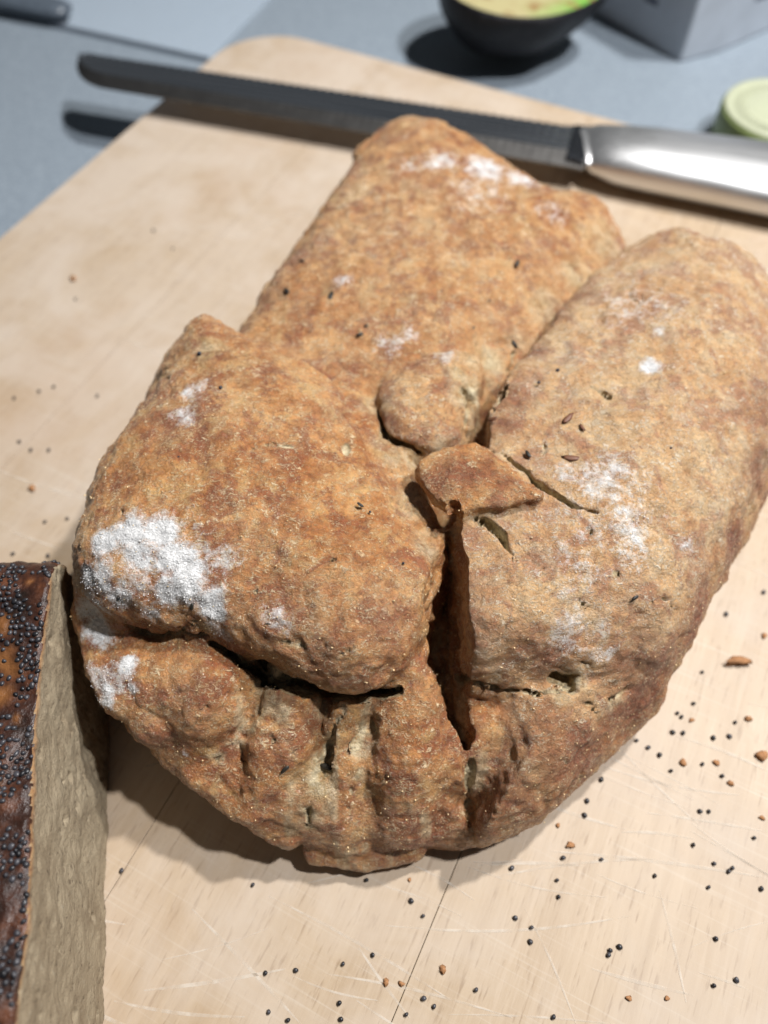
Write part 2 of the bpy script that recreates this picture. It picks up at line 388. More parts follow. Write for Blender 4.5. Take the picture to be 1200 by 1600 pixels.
skirt = G.pillow([(722, 1020, 3.0), (800, 1000, 3.2), (900, 1000, 3.2), (1030, 1020, 2.4), (1046, 1078, 2.2), (990, 1145, 1.8), (924, 1212, 1.6), (854, 1268, 1.3), (797, 1298, 1.1), (747, 1318, .8), (744, 1240, 1.8), (752, 1180, 2.3), (728, 1110, 2.6)], -.7, 2.2, 2.0, 1.1, .9, .15, 1.)
G.add(skirt, .35, RIGHT)
side = G.pillow([(330, 530, 3.3), (270, 568, 3.2), (224, 655, 3.0), (182, 738, 2.8), (152, 808, 2.8), (128, 885, 2.9), (126, 950, 3.0), (160, 985, 3.2), (300, 975, 3.4), (430, 850, 3.4), (430, 600, 3.4)], .5, 4.0, .9, .8, 1.1, .7, 1.6)
G.add(side, .2, LEFT)
left = G.pillow([(330, 520, 4.1), (400, 535, 4.7), (480, 558, 5), (545, 608, 5), (592, 690, 5), (640, 780, 5), (682, 850, 4.8), (694, 915, 4.6), (670, 982, 4.5), (632, 1040, 4.3), (580, 1074, 4.3), (520, 1074, 4.3), (440, 1042, 4.3), (330, 1000, 4.2), (240, 985, 4.0), (180, 975, 3.7), (140, 930, 3.5), (134, 880, 3.5), (160, 795, 3.7), (190, 725, 3.9), (230, 655, 4.1), (275, 565, 4.2)], (3.55-1.2*np.clip((-2.6-G.X2)/1.8, 0, 1)).astype(np.float32), 4.85, 1.0, 1.2, .62)
G.add(left, .6, LEFT)
inner = G.pillow([(540, 600, 4.4), (610, 670, 4.4), (680, 790, 4.4), (712, 880, 4.4), (690, 950, 4.4), (640, 900, 4.4), (580, 760, 4.4), (520, 640, 4.4)], 2.0, 4.55, .35, .5, .4)
G.add(inner, .35, LEFT)
lift = np.clip((-.3-G.X2)/4.2, 0, 1).astype(np.float32)
front = G.pillow([(178, 1090, 3.0), (215, 1150, 2.6), (275, 1205, 2.2), (340, 1248, 1.75), (400, 1288, 1.25), (480, 1325, .75), (540, 1345, .4), (600, 1338, .38), (660, 1325, .4), (735, 1318, .5), (735, 1200, 1.5), (690, 1050, 3), (600, 1030, 3), (300, 980, 3.2)], -.1+1.75*lift, 1.0+1.45*lift, 2.2-.75*lift, 1.4, .42)
G.add(front, .3, FRONT)
for pts, k in [([(222, 1045, 3.0, .75), (330, 1075, 2.9, 1.15)], .4), ([(187, 1088, 3.0, .36), (250, 1120, 2.8, .55)], .15), ([(150, 960, 3.2, .45), (165, 1040, 3.1, .42), (190, 1090, 3.0, .34)], .3),
               ([(462, 1065, 3.3, .68), (438, 1160, 2.55, .74), (398, 1245, 1.75, .5)], .14),
               ([(548, 1085, 3.2, .46), (538, 1180, 2.35, .50), (514, 1280, 1.15, .48)], .12),
               ([(640, 1050, 3.2, .78), (640, 1170, 2.3, .95), (625, 1268, 1.15, .78)], .14), ([(668, 1000, 3.2, .5), (674, 1090, 2.6, .55), (702, 1190, 1.6, .6), (712, 1285, .6, .5)], .12),
               ([(500, 1325, .5, .34), (560, 1337, .36, .32), (640, 1318, .4, .4)], .12), ([(310, 1205, 2.1, .36), (380, 1255, 1.6, .4), (450, 1295, 1.05, .4)], .15)]:
    G.add(G.capsule(pts), k, FRONT)
tongue = G.pillow([(590, 655, 4.9), (592, 605, 4.9), (630, 570, 4.9), (700, 540, 4.9), (760, 560, 4.9), (745, 640, 4.9), (700, 700, 4.9), (650, 697, 4.9), (612, 688, 4.9)], 3.9, 4.7, .55, .5, .30)
G.add(tongue, .3, TONGUE)
flap = G.pillow([(652, 722, 5.5), (690, 697, 5.5), (745, 688, 5.5), (800, 722, 5.5), (856, 768, 5.5), (800, 784, 5.5), (745, 792, 5.5), (712, 800, 5.5), (680, 775, 5.5)], 4.95, 5.40, .24, .5, .12)
G.add(flap, .0, FLAP)
# torn cracks, seams and holes
G.slot([(704, 822, 4.7, .05), (704, 870, 4.3, .15), (699, 920, 4.1, .31), (691, 980, 3.7, .41), (694, 1050, 3.2, .37), (711, 1120, 2.6, .26), (730, 1185, 2.1, .08)], 1.9, .08)
S_solid = G.S.copy()
G.carve([(742, 690, .02), (790, 714, .05), (830, 744, .08), (858, 766, .075), (905, 795, .065), (948, 804, .02)], .4, .06)
G.carve([(905, 810, .01), (920, 825, .05), (928, 835, .01)], .2, .05)
G.carve([(740, 808, .03), (765, 818, .075), (783, 836, .085), (795, 856, .06), (806, 882, .015)], .3, .06)
G.carve([(708, 1062, .06), (770, 1078, .07), (840, 1083, .05), (900, 1072, .06)], .45, .08)
G.carve([(868, 1058, .12), (892, 1066, .16), (905, 1056, .08)], .5, .10)
G.carve([(908, 1034, .06), (925, 1038, .04)], .3, .05)
G.carve([(190, 975, .05), (225, 992, .09), (265, 994, .06), (318, 992, .05)], .45, .08)
G.carve([(325, 1006, .06), (400, 1047, .13), (480, 1080, .16), (560, 1092, .12), (620, 1080, .08)], 1.0, .06)
G.carve([(412, 1062, .06), (402, 1110, .10), (368, 1160, .10), (330, 1192, .04)], .10, .1)
G.carve([(535, 1100, .04), (512, 1160, .12), (498, 1205, .16), (488, 1255, .14), (475, 1295, .06)], .09, .14)
G.carve([(592, 1092, .05), (570, 1150, .12), (556, 1215, .10), (545, 1270, .05)], .08, .12)
G.carve([(740, 1190, .05), (735, 1225, .08), (730, 1290, .03)], .15, .08)
G.carve([(590, 640, .05), (597, 678, .10), (640, 700, .07), (655, 712, .05)], .45, .04)
G.carve([(805, 548, .04), (790, 590, .05), (770, 640, .06)], .4, .06)
G.carve([(545, 592, .02), (530, 566, .03), (520, 552, .01)], .2, .03)
G.carve([(922, 602, .07), (945, 616, .09), (952, 622, .04)], .16, .08); G.carve([(720, 600, .08), (738, 630, .12), (728, 660, .08)], .18, .1)
G.carve([(372, 706, .01), (420, 690, .03), (480, 694, .02)], .12, .06); G.carve([(440, 1005, .03), (470, 1012, .05)], .15, .05)
G.carve([(955, 1095, .05), (985, 1078, .05)], .2, .06); G.carve([(905, 935, .02), (930, 980, .02)], .15, .04)
fr = random.Random(5)
for _ in range(60):                                   # fine surface fissures
    px, py = fr.uniform(180, 1150), fr.uniform(260, 1250); a = fr.uniform(0, 6.28); l = fr.uniform(10, 42); w = fr.uniform(.02, .05)
    G.carve([(px, py, .012), (px+l*.5*math.cos(a), py+l*.5*math.sin(a), w), (px+l*math.cos(a+.5), py+l*math.sin(a+.5), .012)], fr.uniform(.05, .14), .07)
LV, LF, LC = G.mesh()
lab = G.L[LC[:, 0], LC[:, 1], LC[:, 2]]
S1 = G.S; G.S = S_solid; inside = G.sample(LV); LN = vnormals(LV, LF)
d_ = .075*fbm(LV, .55, 2, .5, 1)+.055*fbm(LV, 1.9, 3, .55, 4)+.024*fbm(LV, 6.5, 2, .6, 8)-.05*np.clip(np.abs(fbm(LV, 1.4, 2, .5, 50))*-6+.5, 0, .5)*np.clip(fbm(LV, .5, 2, .5, 55)+.1, 0, 1)
LV = LV+LN*(d_*np.clip((LV[:, 2]-.05)/.5, 0, 1))[:, None]; LV[:, 2] = np.maximum(LV[:, 2], .01)
LN = vnormals(LV, LF)
def blob(spots, P, wob=.13):
    """soft wear mask from round spots: (px, py, radius cm, amount)"""
    w = np.zeros(len(P)); Q = P+wob*np.stack([vnoise(P, 2.2, 20), vnoise(P, 2.2, 21), vnoise(P, 2.2, 22)], -1)
    for px, py, r, a in spots:
        h = G.hit(px, py)
        if h is None: continue
        d = np.linalg.norm(Q-h[0], axis=1); w = np.maximum(w, a*np.clip(1.35-d/r, 0, 1))
    return np.clip(w, 0, 1)
crumb = np.clip((-inside-.035)/.06, 0, 1)
crumb = np.maximum(crumb, blob([(620, 720, .35, .6), (648, 790, .35, .6), (672, 860, .35, .65), (600, 690, .3, .5), (400, 1120, .16, .9), (760, 600, .3, .7), (735, 560, .35, .6), (690, 700, .25, .6), (735, 620, .55, 1), (770, 565, .4, .9), (715, 585, .3, .7), (760, 570, .3, .6), (745, 660, .3, .8), (850, 480, .55, .55), (900, 430, .6, .6), (950, 385, .7, .6), (810, 530, .4, .5),
    (514, 1160, .22, 1), (504, 1195, .27, 1), (494, 1230, .30, 1), (484, 1265, .26, 1), (478, 1295, .2, .9), (576, 1115, .18, 1), (570, 1145, .2, 1), (562, 1180, .22, 1), (556, 1215, .2, 1), (410, 1085, .14, 1), (402, 1110, .16, 1), (388, 1138, .17, 1), (365, 1162, .17, 1), (340, 1188, .14, .9), (895, 1062, .3, .9), (870, 1090, .25, .6), (960, 1100, .25, .6), (640, 720, .35, .7), (650, 770, .3, .6), (670, 830, .3, .6),
    (600, 640, .3, .5), (575, 640, .35, .6), (330, 545, .35, .6), (320, 985, .2, .8), (740, 1210, .2, .7)], LV))
flour = None
strk = fbm(LV*np.array([1, .22, .22]), 2.6, 3, .6, 90)
crumb = np.maximum(crumb, np.where((lab == FRONT) & (LV[:, 0] > -3.0), np.clip((strk-.5)*2.2, 0, .6), 0))
flour = blob([(165, 850, .40, .8), (205, 828, .42, .95), (250, 828, .40, 1), (272, 870, .40, 1), (292, 910, .42, 1), (332, 942, .36, 1), (262, 925, .4, .8), (160, 900, .4, .75), (148, 940, .42, .7), (215, 870, .42, .72), (150, 985, .40, .8), (140, 900, .35, .85), (137, 950, .35, .8), (185, 930, .4, .66), (235, 960, .3, .6),
    (200, 1045, .26, 1), (205, 1068, .2, .9), (172, 1080, .24, .85), (165, 1100, .2, .8), (290, 1168, .12, .6), (690, 252, .7, .6), (760, 262, .8, .78), (815, 282, .7, .66), (640, 262, .5, .4), (1020, 570, .30, .95), (1035, 522, .25, .6), (940, 750, .8, .56), (985, 815, .7, .52), (890, 740, .5, .45), (1000, 860, .6, .45), (880, 985, .45, .5), (925, 1020, .3, .5), (540, 438, .35, .62), (610, 540, .5, .5), (640, 520, .35, .5), (690, 560, .4, .42), (300, 610, .45, .5), (285, 650, .35, .45), (1075, 850, .3, .5), (950, 1020, .25, .5), (430, 970, .5, .40), (340, 985, .4, .45), (250, 890, 1.3, .40), (160, 1060, .5, .5), (1000, 480, 1.2, .36), (960, 780, 1.6, .36), (900, 990, .8, .36), (750, 300, 1.4, .36), (1000, 480, 1.2, .33), (900, 880, .9, .36), (330, 880, .6, .4), (860, 330, .7, .4)], LV)
flour = np.clip(flour*np.where(LV[:, 0] < -2.5, 1.3, 1.05), 0, 1.2)
brown = blob([(300, 1120, .9, .45), (250, 1150, .8, .6), (420, 1060, .5, .5), (500, 1030, .8, .55), (440, 980, .9, .45), (600, 1040, .5, .5), (600, 950, .8, .4), (480, 1290, 1.0, .6), (620, 1300, .9, .6), (700, 1290, .9, .6), (800, 1250, 1.2, .75), (900, 1190, 1.2, .85), (1000, 1090, 1.1, .95), (1085, 965, .9, .95), (1145, 855, .8, .9), (1185, 730, .7, .85), (1195, 620, .6, .7), (1040, 1040, .8, .9), (960, 1130, .8, .7), (840, 1140, .7, .5), (1010, 960, .6, .5), (720, 880, .35, .7), (735, 960, .4, .7), (800, 1040, .5, .6), (770, 1000, .6, .6), (760, 930, .5, .5), (850, 1030, .6, .55), (980, 1040, .7, .75), (1010, 1010, .5, .6),
    (740, 735, .55, 1), (700, 740, .5, 1), (790, 750, .4, .9), (905, 465, .45, .85), (870, 495, .45, .9), (840, 545, .45, .9), (800, 620, .5, .8), (790, 670, .4, .7), (470, 390, .6, .5), (540, 270, .6, .5), (420, 470, .5, .55), (590, 215, .5, .4), (250, 660, .35, .7), (265, 690, .25, .6), (230, 620, .5, .4), (140, 960, .4, .6), (170, 1060, .5, .6), (600, 670, .25, .8), (470, 500, .5, .35), (560, 850, .6, .3), (640, 960, .5, .4), (980, 450, .5, .25), (690, 1100, .6, .4)], LV, .22)
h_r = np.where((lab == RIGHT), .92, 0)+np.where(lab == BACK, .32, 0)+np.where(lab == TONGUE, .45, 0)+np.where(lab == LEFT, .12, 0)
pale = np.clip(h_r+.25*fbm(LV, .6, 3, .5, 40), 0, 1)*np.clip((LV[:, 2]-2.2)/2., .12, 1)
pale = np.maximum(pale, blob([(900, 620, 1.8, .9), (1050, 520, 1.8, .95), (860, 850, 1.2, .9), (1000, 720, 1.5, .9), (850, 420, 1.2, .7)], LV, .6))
glaze = np.where(lab == FRONT, .95, 0)+np.where(lab == LEFT, .5, 0)+np.where(lab == RIGHT, .25, 0)
ATT = dict(crumb=crumb, flour=flour, brown=brown, pale=pale, glaze=glaze)
base = (1.0, 10.0, 0.0)
loaf = empty('bread_loaf', base, 'knotted golden brown bread loaf dusted with flour in the middle of the board', 'bread loaf')
fl = np.array([np.bincount(r, minlength=8).argmax() for r in lab[LF]]) if len(LF) < 0 else lab[LF[:, 0]]
for k, nm, lb in [(LEFT, 'dough_fold', 'fold with a white flour patch on its left shoulder'), (BACK, 'dough_fold', 'far fold reaching towards the bread knife'), (RIGHT, 'dough_fold', 'paler long fold on the right side'),
                  (FRONT, 'dough_fold', 'wrinkled front fold with torn crumb streaks'), (FLAP, 'torn_flap', 'small reddish torn crust flap at the centre'), (TONGUE, 'crust_tongue', 'small crust tongue above the torn flap')]:
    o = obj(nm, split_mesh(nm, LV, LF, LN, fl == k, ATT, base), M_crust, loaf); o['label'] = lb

S2 = G.S; G.S = S1
# bits of herb, seed and bran baked into the crust
def pebble(n=7, m=4, sx=1., sy=1., sz=1., rough=0., seed=0, tail=0.):
    V = [(0, 0, sz)]; F = []
    for k in range(1, m):
        for i in range(n):
            t = math.pi*k/m; a = 2*math.pi*i/n; V.append((sx*math.sin(t)*math.cos(a), sy*math.sin(t)*math.sin(a), sz*math.cos(t)))
    V.append((0, 0, -sz)); b = len(V)-1
    for i in range(n):
        F.append([0, 1+i, 1+(i+1) % n])
        for k in range(m-2): F.append([1+k*n+i, 1+(k+1)*n+i, 1+(k+1)*n+(i+1) % n, 1+k*n+(i+1) % n])
        F.append([b, 1+(m-2)*n+(i+1) % n, 1+(m-2)*n+i])
    V = np.array(V)
    if rough: r = np.random.default_rng(seed); V = V*(1+rough*r.uniform(-1, 1, (len(V), 1)))+tail*np.stack([V[:, 0]*0, V[:, 0]**2, 0*V[:, 0]], 1)
    return V, F
def orient(o, n, spin):
    q = Vector(n).to_track_quat('Z', 'Y'); e = q.to_euler(); o.rotation_mode = 'QUATERNION'
    from mathutils import Quaternion
    o.rotation_quaternion = q @ Quaternion((0, 0, 1), spin)
M_herb = plain('dark_herb', (.022, .020, .016), .5, .4); M_bran = plain('bran_brown', (.15, .06, .03), .55, .3); M_pop = plain('poppy_black', (.020, .022, .032), .32, .3, 900)
me_herb = mesh_np('herb_fleck', *pebble(7, 4, 1.5, .55, .35, .3, 2)); me_seedb = mesh_np('seed', *pebble(8, 4, .75, .65, .6, .06, 3)); me_bran = mesh_np('bran_flake', *pebble(8, 4, 1.6, .7, .2, .25, 5))
for px, py, kind, size, spin in [(804, 538, 'h', .10, 1.2), (808, 412, 'h', .10, .3), (517, 463, 'h', .13, .1), (562, 523, 'h', .08, 1.0), (572, 509, 'h', .05, .9), (825, 710, 'h', .085, .5), (931, 632, 's', .085, 0), (871, 579, 's', .075, 0), (842, 598, 's', .06, 0),
        (1149, 615, 's', .065, 0), (563, 789, 'h', .065, .4), (578, 800, 's', .04, 0), (368, 561, 's', .085, 0), (345, 606, 's', .07, 0), (312, 553, 's', .085, 0), (280, 717, 's', .09, 0), (586, 267, 'h', .10, .8), (448, 455, 'h', .11, .8), (472, 408, 'h', .09, 1.), (658, 480, 's', .06, 0),
        (887, 654, 'b', .105, 2.3), (893, 716, 'b', .115, 1.6), (910, 668, 'b', .06, .2), (992, 934, 'h', .065, .2), (510, 1198, 'h', .12, 1.), (445, 1202, 'h', .09, .5), (740, 512, 's', .05, 0), (690, 455, 's', .05, 0), (700, 640, 'h', .05, 0), (770, 655, 'b', .08, 1.3), (598, 672, 's', .07, 0), (418, 975, 'h', .05, .3), (300, 948, 'h', .07, 1.4), (630, 880, 's', .04, 0), (1048, 700, 's', .04, 0), (970, 640, 's', .035, 0), (765, 470, 's', .04, 0)]:
    h = G.hit(px, py)
    if h is None: continue
    nm, me, mt = {'h': ('herb_fleck', me_herb, M_herb), 's': ('seed', me_seedb, M_pop), 'b': ('bran_flake', me_bran, M_bran)}[kind]
    o = obj(nm, me, mt, loaf); o.location = [(h[0][i]-base[i]+h[1][i]*size*.15)*CM for i in range(3)]; o.scale = (size,)*3; orient(o, h[1], spin)
# loose flour grains and crust grit as one mass
up = LN[:, 2] > .05
pr = np.where(up, np.clip(flour-.25, 0, 1)**1.5, 0); pr = pr/pr.sum()
ids = RNG.choice(len(LV), 7000, p=pr); gv, gf = pebble(5, 3, 1, 1, .7); gf_t = []
for f in gf: gf_t += [f] if len(f) == 3 else [[f[0], f[1], f[2]], [f[0], f[2], f[3]]]
gf_t = np.array(gf_t)
def grains(name, ids, lo, hi, mat, parent, V0, N0, b, jit=.04):
    n = len(ids); sz = (lo+(hi-lo)*RNG.random(n)**2)[:, None, None]; P = V0[ids]+RNG.normal(0, jit, (n, 3))*(1-np.abs(N0[ids])*.9)+N0[ids]*.004
    V = (gv[None]*sz*RNG.uniform(.4, 1.7, (n, 1, 3))+P[:, None, :]-np.array(b)).reshape(-1, 3)
    F = (gf_t[None]+(np.arange(n)*len(gv))[:, None, None]).reshape(-1, 3)
    return tag(obj(name, mesh_np(name, V, F), mat, parent), kind='stuff')
M_flour = plain('white_flour', (.85, .84, .83), 1., .03, 400, Specular_IOR_Level=.1)
grains('flour_dusting', ids, .004, .011, M_flour, loaf, LV, LN, base)
M_grit = plain('golden_grit', (.74, .55, .30), .3, .35, 900)
pg = np.where(up, np.clip(LV[:, 2]-.3, 0, 1)*(1-crumb)*(1-.4*pale), 0); pg = pg/pg.sum()
grains('crust_grit', RNG.choice(len(LV), 9000, p=pg), .005, .017, M_grit, loaf, LV, LN, base)

# ------------------------------------------------------------------ poppy seed bread at the left
H2 = Grid((-12., -3.2, -.06), (-4.6, 9.2, 5.2), .056)
X, Y, Z = H2.x[:, None, None], H2.y[None, :, None], H2.z[None, None, :]
topz = 4.12+.18*np.sin((X+9.)*.55)+.12*np.sin(Y*.8+1)
a_, b_ = np.maximum(np.maximum(Y-8.0, -2.9-Y), -11.6-X)+.9, (Z-topz)+.9
shell = np.minimum(np.maximum(a_, b_), 0)+np.sqrt(np.maximum(a_, 0)**2+np.maximum(b_, 0)**2)-.9
face = ((X-(-5.66-.173*Y))-.10*np.sin(Y*.9+.6)*np.clip(Z/4, 0, 1)).astype(np.float32)
H2.S = np.maximum(shell, face).astype(np.float32)+0*X*Y*Z
bv, bf, bc = H2.mesh()
bx, by, bz = bv.T
fd = (bx-(-5.66-.173*by))-.10*np.sin(by*.9+.6)*np.clip(bz/4, 0, 1)
bn = vnormals(bv, bf); is_cut = fd > -.04
bv = bv+bn*(np.where(is_cut, (.035*fbm(bv, 2.2, 4, .6, 60))+.02*np.minimum(0, fbm(bv, 5.5, 2, .5, 62)+.35), .09*fbm(bv, .8, 3, .55, 64)+.03*fbm(bv, 4, 2, .6, 66)))[:, None]
pit = np.zeros(len(bv)); cutv = np.where(is_cut)[0]
for i in RNG.choice(cutv, 300):
    r = .02+.06*RNG.random()**3; q = (bv[cutv]-bv[i])*np.array([1, RNG.uniform(.5, 1), RNG.uniform(.5, 1)]); d = np.linalg.norm(q, axis=1)
    pit[cutv] = np.maximum(pit[cutv], np.clip(1-(d/r)**2, 0, 1)**.7*r*1.5)
bv = bv-bn*pit[:, None]
bv[:, 2] = np.maximum(bv[:, 2], .01); bn = vnormals(bv, bf)
sh = np.maximum(bz-4.12-.18*np.sin((bx+9)*.55)-.12*np.sin(by*.8+1), by-8.0)
def spots3(sp, P):
    w = np.zeros(len(P)); Q = P+.2*np.stack([vnoise(P, 2.5, 70), vnoise(P, 2.5, 71), vnoise(P, 2.5, 72)], -1)
    for px, py, z, r, a in sp: w = np.maximum(w, a*np.clip(1.4-np.linalg.norm(Q-at(px, py, z), axis=1)/r, 0, 1))
    return np.clip(w, 0, 1)
score = spots3([(8, 975, 4.2, .25, 1), (14, 1030, 4.2, .26, 1), (6, 1085, 4.2, .24, 1), (42, 920, 4.2, .12, .7), (0, 1225, 4.2, .2, .9), (30, 1125, 4.2, .13, 1)], bv)
rim = np.clip(1-np.abs(sh)/.16, 0, 1)*is_cut
m = Mat('dark_crust'); n1 = m.noise(160, 5, .65); n2 = m.noise(900, 4, .65)
c = m.ramp(n1, [(.3, (.012, .007, .005)), (.5, (.040, .015, .009)), (.68, (.12, .042, .018))])
c = m.mix(m.attr('score'), c, m.mix(m.rng(n1, .3, .7), (.12, .042, .012), (.26, .11, .035)))
M_dark = m.out(c, m.rng(n2, .3, .7, .5, .28), m.bump(n2, .05, .7))
m = Mat('bread_crumb'); n1 = m.noise(120, 5, .65); n2 = m.noise(520, 5, .7); vo = m.voro(260)
c = m.mix(m.rng(n1, .3, .7), (.225, .172, .108), (.36, .295, .200)); c = m.mix(m.rng(n2, .42, .30, 0, .75), c, (.07, .048, .028)); c = m.mix(m.rng(n2, .6, .72, 0, .5), c, (.33, .29, .22))
c = m.mix(m.attr('rim'), c, m.mix(m.rng(n2, .35, .65), (.16, .06, .02), (.42, .24, .10)))
M_crumb = m.out(c, .8, m.bump(n2, .08, .9))
bb = (-9., 2., 0.)
sliced = empty('seeded_bread', bb, 'cut dark crusted poppy seed bread at the left edge showing its grey crumb', 'bread')
fc = is_cut[bf].sum(1) >= 3
crust_o = obj('crust', split_mesh('crust', bv, bf, bn, ~fc, dict(score=score), bb), M_dark, sliced)
obj('cut_face', split_mesh('cut_face', bv, bf, bn, fc, dict(rim=rim), bb), M_crumb, sliced)
cand = np.where((~is_cut) & (bz > 2.3) & (bn[:, 2] > .05))[0]
dens = np.clip(.55+1.5*fbm(bv[cand], 1.1, 2, .5, 80)-1.4*score[cand], .01, 1)*.75
cand = cand[RNG.random(len(cand)) < dens]; RNG.shuffle(cand)
keep = []; cell = {}
for i in cand:
    p = bv[i]; k = tuple((p/.11).astype(int)); ok = True
    for dx in (-1, 0, 1):
        for dy in (-1, 0, 1):
            for dz in (-1, 0, 1):
                for j in cell.get((k[0]+dx, k[1]+dy, k[2]+dz), ()):
                    if np.sum((bv[j]-p)**2) < RNG.uniform(.075, .10)**2: ok = False
    if ok: cell.setdefault(k, []).append(i); keep.append(i)
def to_px(P):
    q = P-np.array([0, 0, CAM_H*100]); d = q@cF; return 600+FPX*(q@cR)/d, 800-FPX*(q@cU)/d
ux, uy = to_px(bv[keep]); inv = (ux > -15) & (uy < 1640) & (uy > 860); keep = np.array(keep)
show = keep[inv][:300]; rest = np.concatenate([keep[inv][300:], keep[~inv]])
me_pop = mesh_np('poppy_seed', *pebble(8, 4, .060, .050, .044, .10, 9, 2.5))
m = Mat('poppy_seed_skin'); nn = m.noise(700, 3); M_seed = m.out(m.mix(m.rand(), (.010, .010, .012), (.060, .058, .066)), m.rng(nn, .3, .7, .45, .28), m.bump(nn, .012, .8))
for i in show:
    o = obj('poppy_seed', me_pop, M_seed, sliced); o.location = [(bv[i][k]-bb[k]+bn[i][k]*.008)*CM for k in range(3)]; orient(o, bn[i], random.random()*6); o.scale = (random.uniform(.7, 1.25), random.uniform(.7, 1.2), random.uniform(.7, 1.1))
if len(rest):
    pv, pf = pebble(8, 4, .060, .050, .044, .10, 9, 2.5); VV, FF = [], []
    for k, i in enumerate(rest): VV.append(pv+bv[i]+bn[i]*.008-np.array(bb)); FF += [[v+k*len(pv) for v in f] for f in pf]
    tag(obj('seed_topping', mesh_np('seed_topping', np.concatenate(VV), FF), M_seed, sliced), kind='stuff')

# ------------------------------------------------------------------ bread knife across the far end of the board
m = Mat('polished_steel'); br = m.noise(1, 3, .6, m.map((20, 900, 900))); M_blade = m.out((.70, .72, .76), m.rng(br, .3, .7, .20, .30), None, Metallic=1.)
m = Mat('satin_steel'); br = m.noise(1, 3, .6, m.map((30, 1500, 1500))); M_handle = m.out((.66, .66, .66), m.rng(br, .3, .7, .36, .48), m.bump(br, .003, .4), Metallic=1.)
ZB = .85
J0, J1 = at(935, 205, ZB)[:2], at(902, 264, ZB)[:2]; T0 = at(112, 104, ZB)[:2]; Jm = (J0+J1)/2
ku = (T0-Jm)/np.linalg.norm(T0-Jm); KL = float(np.linalg.norm(T0-Jm)); kv = np.array([ku[1], -ku[0]])     # kv points to the far, toothed side
if kv[1] < 0: kv = -kv
KW = abs((J0-J1)@kv)/2*1.02
knife = empty('bread_knife', (Jm[0], Jm[1], 0), 'long serrated steel bread knife lying behind the knotted loaf', 'knife', rotz=math.atan2(ku[1], ku[0]))
flip = 1 if (np.array([-ku[1], ku[0]])@kv) > 0 else -1
n = 420; V = []; F = []
for i in range(n+1):
    t = i/n; x = t*KL; w = KW*(1-.16*t); sp = -w; ed = w
    if t > .90: q = (t-.90)/.10; sp = -w+1.85*w*(1-math.sqrt(max(0, 1-q*q)))
    if x > .9 and t < .985: ph = (x % .36)/.36; ed = w-.12*(1-abs(2*ph-1)**2)
    if t > .985: ed = w-.25*w*((t-.985)/.015)**2
    rd = sp+(ed-sp)*.30
    for y, z in ((sp, .0-.02), (sp, .03+.02), (rd, .20), (ed, .06), (rd, -.06)): V.append((x, flip*y, ZB+z-.10*(1-t)*0))
    if i:
        a, b = (i-1)*5, i*5
        for k in range(5): F.append([a+k, a+(k+1) % 5, b+(k+1) % 5, b+k][::-flip])
F += [[0, 1, 2, 3, 4][::flip], [n*5+k for k in range(5)][::-flip]]
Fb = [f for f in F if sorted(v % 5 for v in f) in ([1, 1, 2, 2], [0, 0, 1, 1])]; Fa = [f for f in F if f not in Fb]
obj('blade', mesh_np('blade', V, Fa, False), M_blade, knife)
obj('spine_bevel', mesh_np('spine_bevel', V, Fb, False), plain('bevel_reflection', (.14, .135, .13), .45, .15, 200, Metallic=1.), knife)  # separate greyer steel tone imitates the light reflected along the spine
V = []; F = []; n = 40; prof = [(.25, .80, .30), (.0, .92, .42), (-.5, 1.0, .62), (-1.2, 1.07, .74), (-2.5, 1.14, .82), (-4.5, 1.22, .84), (-7, 1.34, .84), (-9.5, 1.42, .84), (-11.2, 1.42, .82), (-12.0, 1.25, .68), (-12.3, .8, .4)]
for x, w, h in prof:
    for i in range(n):
        a = 2*math.pi*i/n; ca, sa = math.cos(a), math.sin(a)
        V.append((x-.22*ca*flip*0+(-.35*ca if x > -1 else 0), w*KW*math.copysign(abs(ca)**.8, ca), ZB+h*math.copysign(abs(sa)**.85, sa)))
for k in range(len(prof)-1):
    for i in range(n): F.append([k*n+i, k*n+(i+1) % n, (k+1)*n+(i+1) % n, (k+1)*n+i])
F += [list(range(n)), [(len(prof)-1)*n+i for i in range(n)][::-1]]
obj('handle', mesh_np('handle', V, F), M_handle, knife)
V, F = prism([(.75, -KW*.86), (.75, KW*.80), (.05, KW*.9), (.05, -KW*.9)], ZB-.2, ZB+.24)
bevel(obj('bolster', mesh_np('bolster', V, F, False), plain('dark_steel', (.07, .075, .085), .4, .2, 300, Metallic=1.), knife), .05)

# ------------------------------------------------------------------ avocado half on the counter
ac = at(800, 24, -BT+2.7); av = empty('avocado_half', (ac[0]+.5, ac[1]+2.2, -BT+.05), 'halved avocado with black skin lying cut side up behind the board', 'avocado', rotz=.12)
V = []; F = []; nu, na = 28, 20
for i in range(nu+1):
    t = i/nu; x = -4.1+8.2*t; R = 3.15*math.sqrt(max(0, math.sin(math.pi*min(1, t**.92))))*(1-.28*t**2)+.001
    for k in range(na+1):
        a = math.pi*k/na; bump_ = 1+.035*math.sin(2.1*x+3*a)*math.sin(4*a)
        V.append((x, -R*math.cos(a)*bump_, 3.3-R*1.02*math.sin(a)*bump_))
for i in range(nu):
    for k in range(na): F.append([i*(na+1)+k, (i+1)*(na+1)+k, (i+1)*(na+1)+k+1, i*(na+1)+k+1])
m = Mat('avocado_skin'); n1 = m.noise(350, 4); M_skin = m.out(m.mix(m.rng(n1, .35, .7), (.006, .006, .008), (.018, .018, .021)), .5, m.bump(n1, .08, .7), Specular_IOR_Level=.25)
sk = obj('skin', mesh_np('skin', V, F), M_skin, av); sm_ = sk.modifiers.new('shell', 'SOLIDIFY'); sm_.thickness = .12*CM; sm_.offset = -1
V = []; F = []; rings = [1., .93, .8, .6, .3, .0]
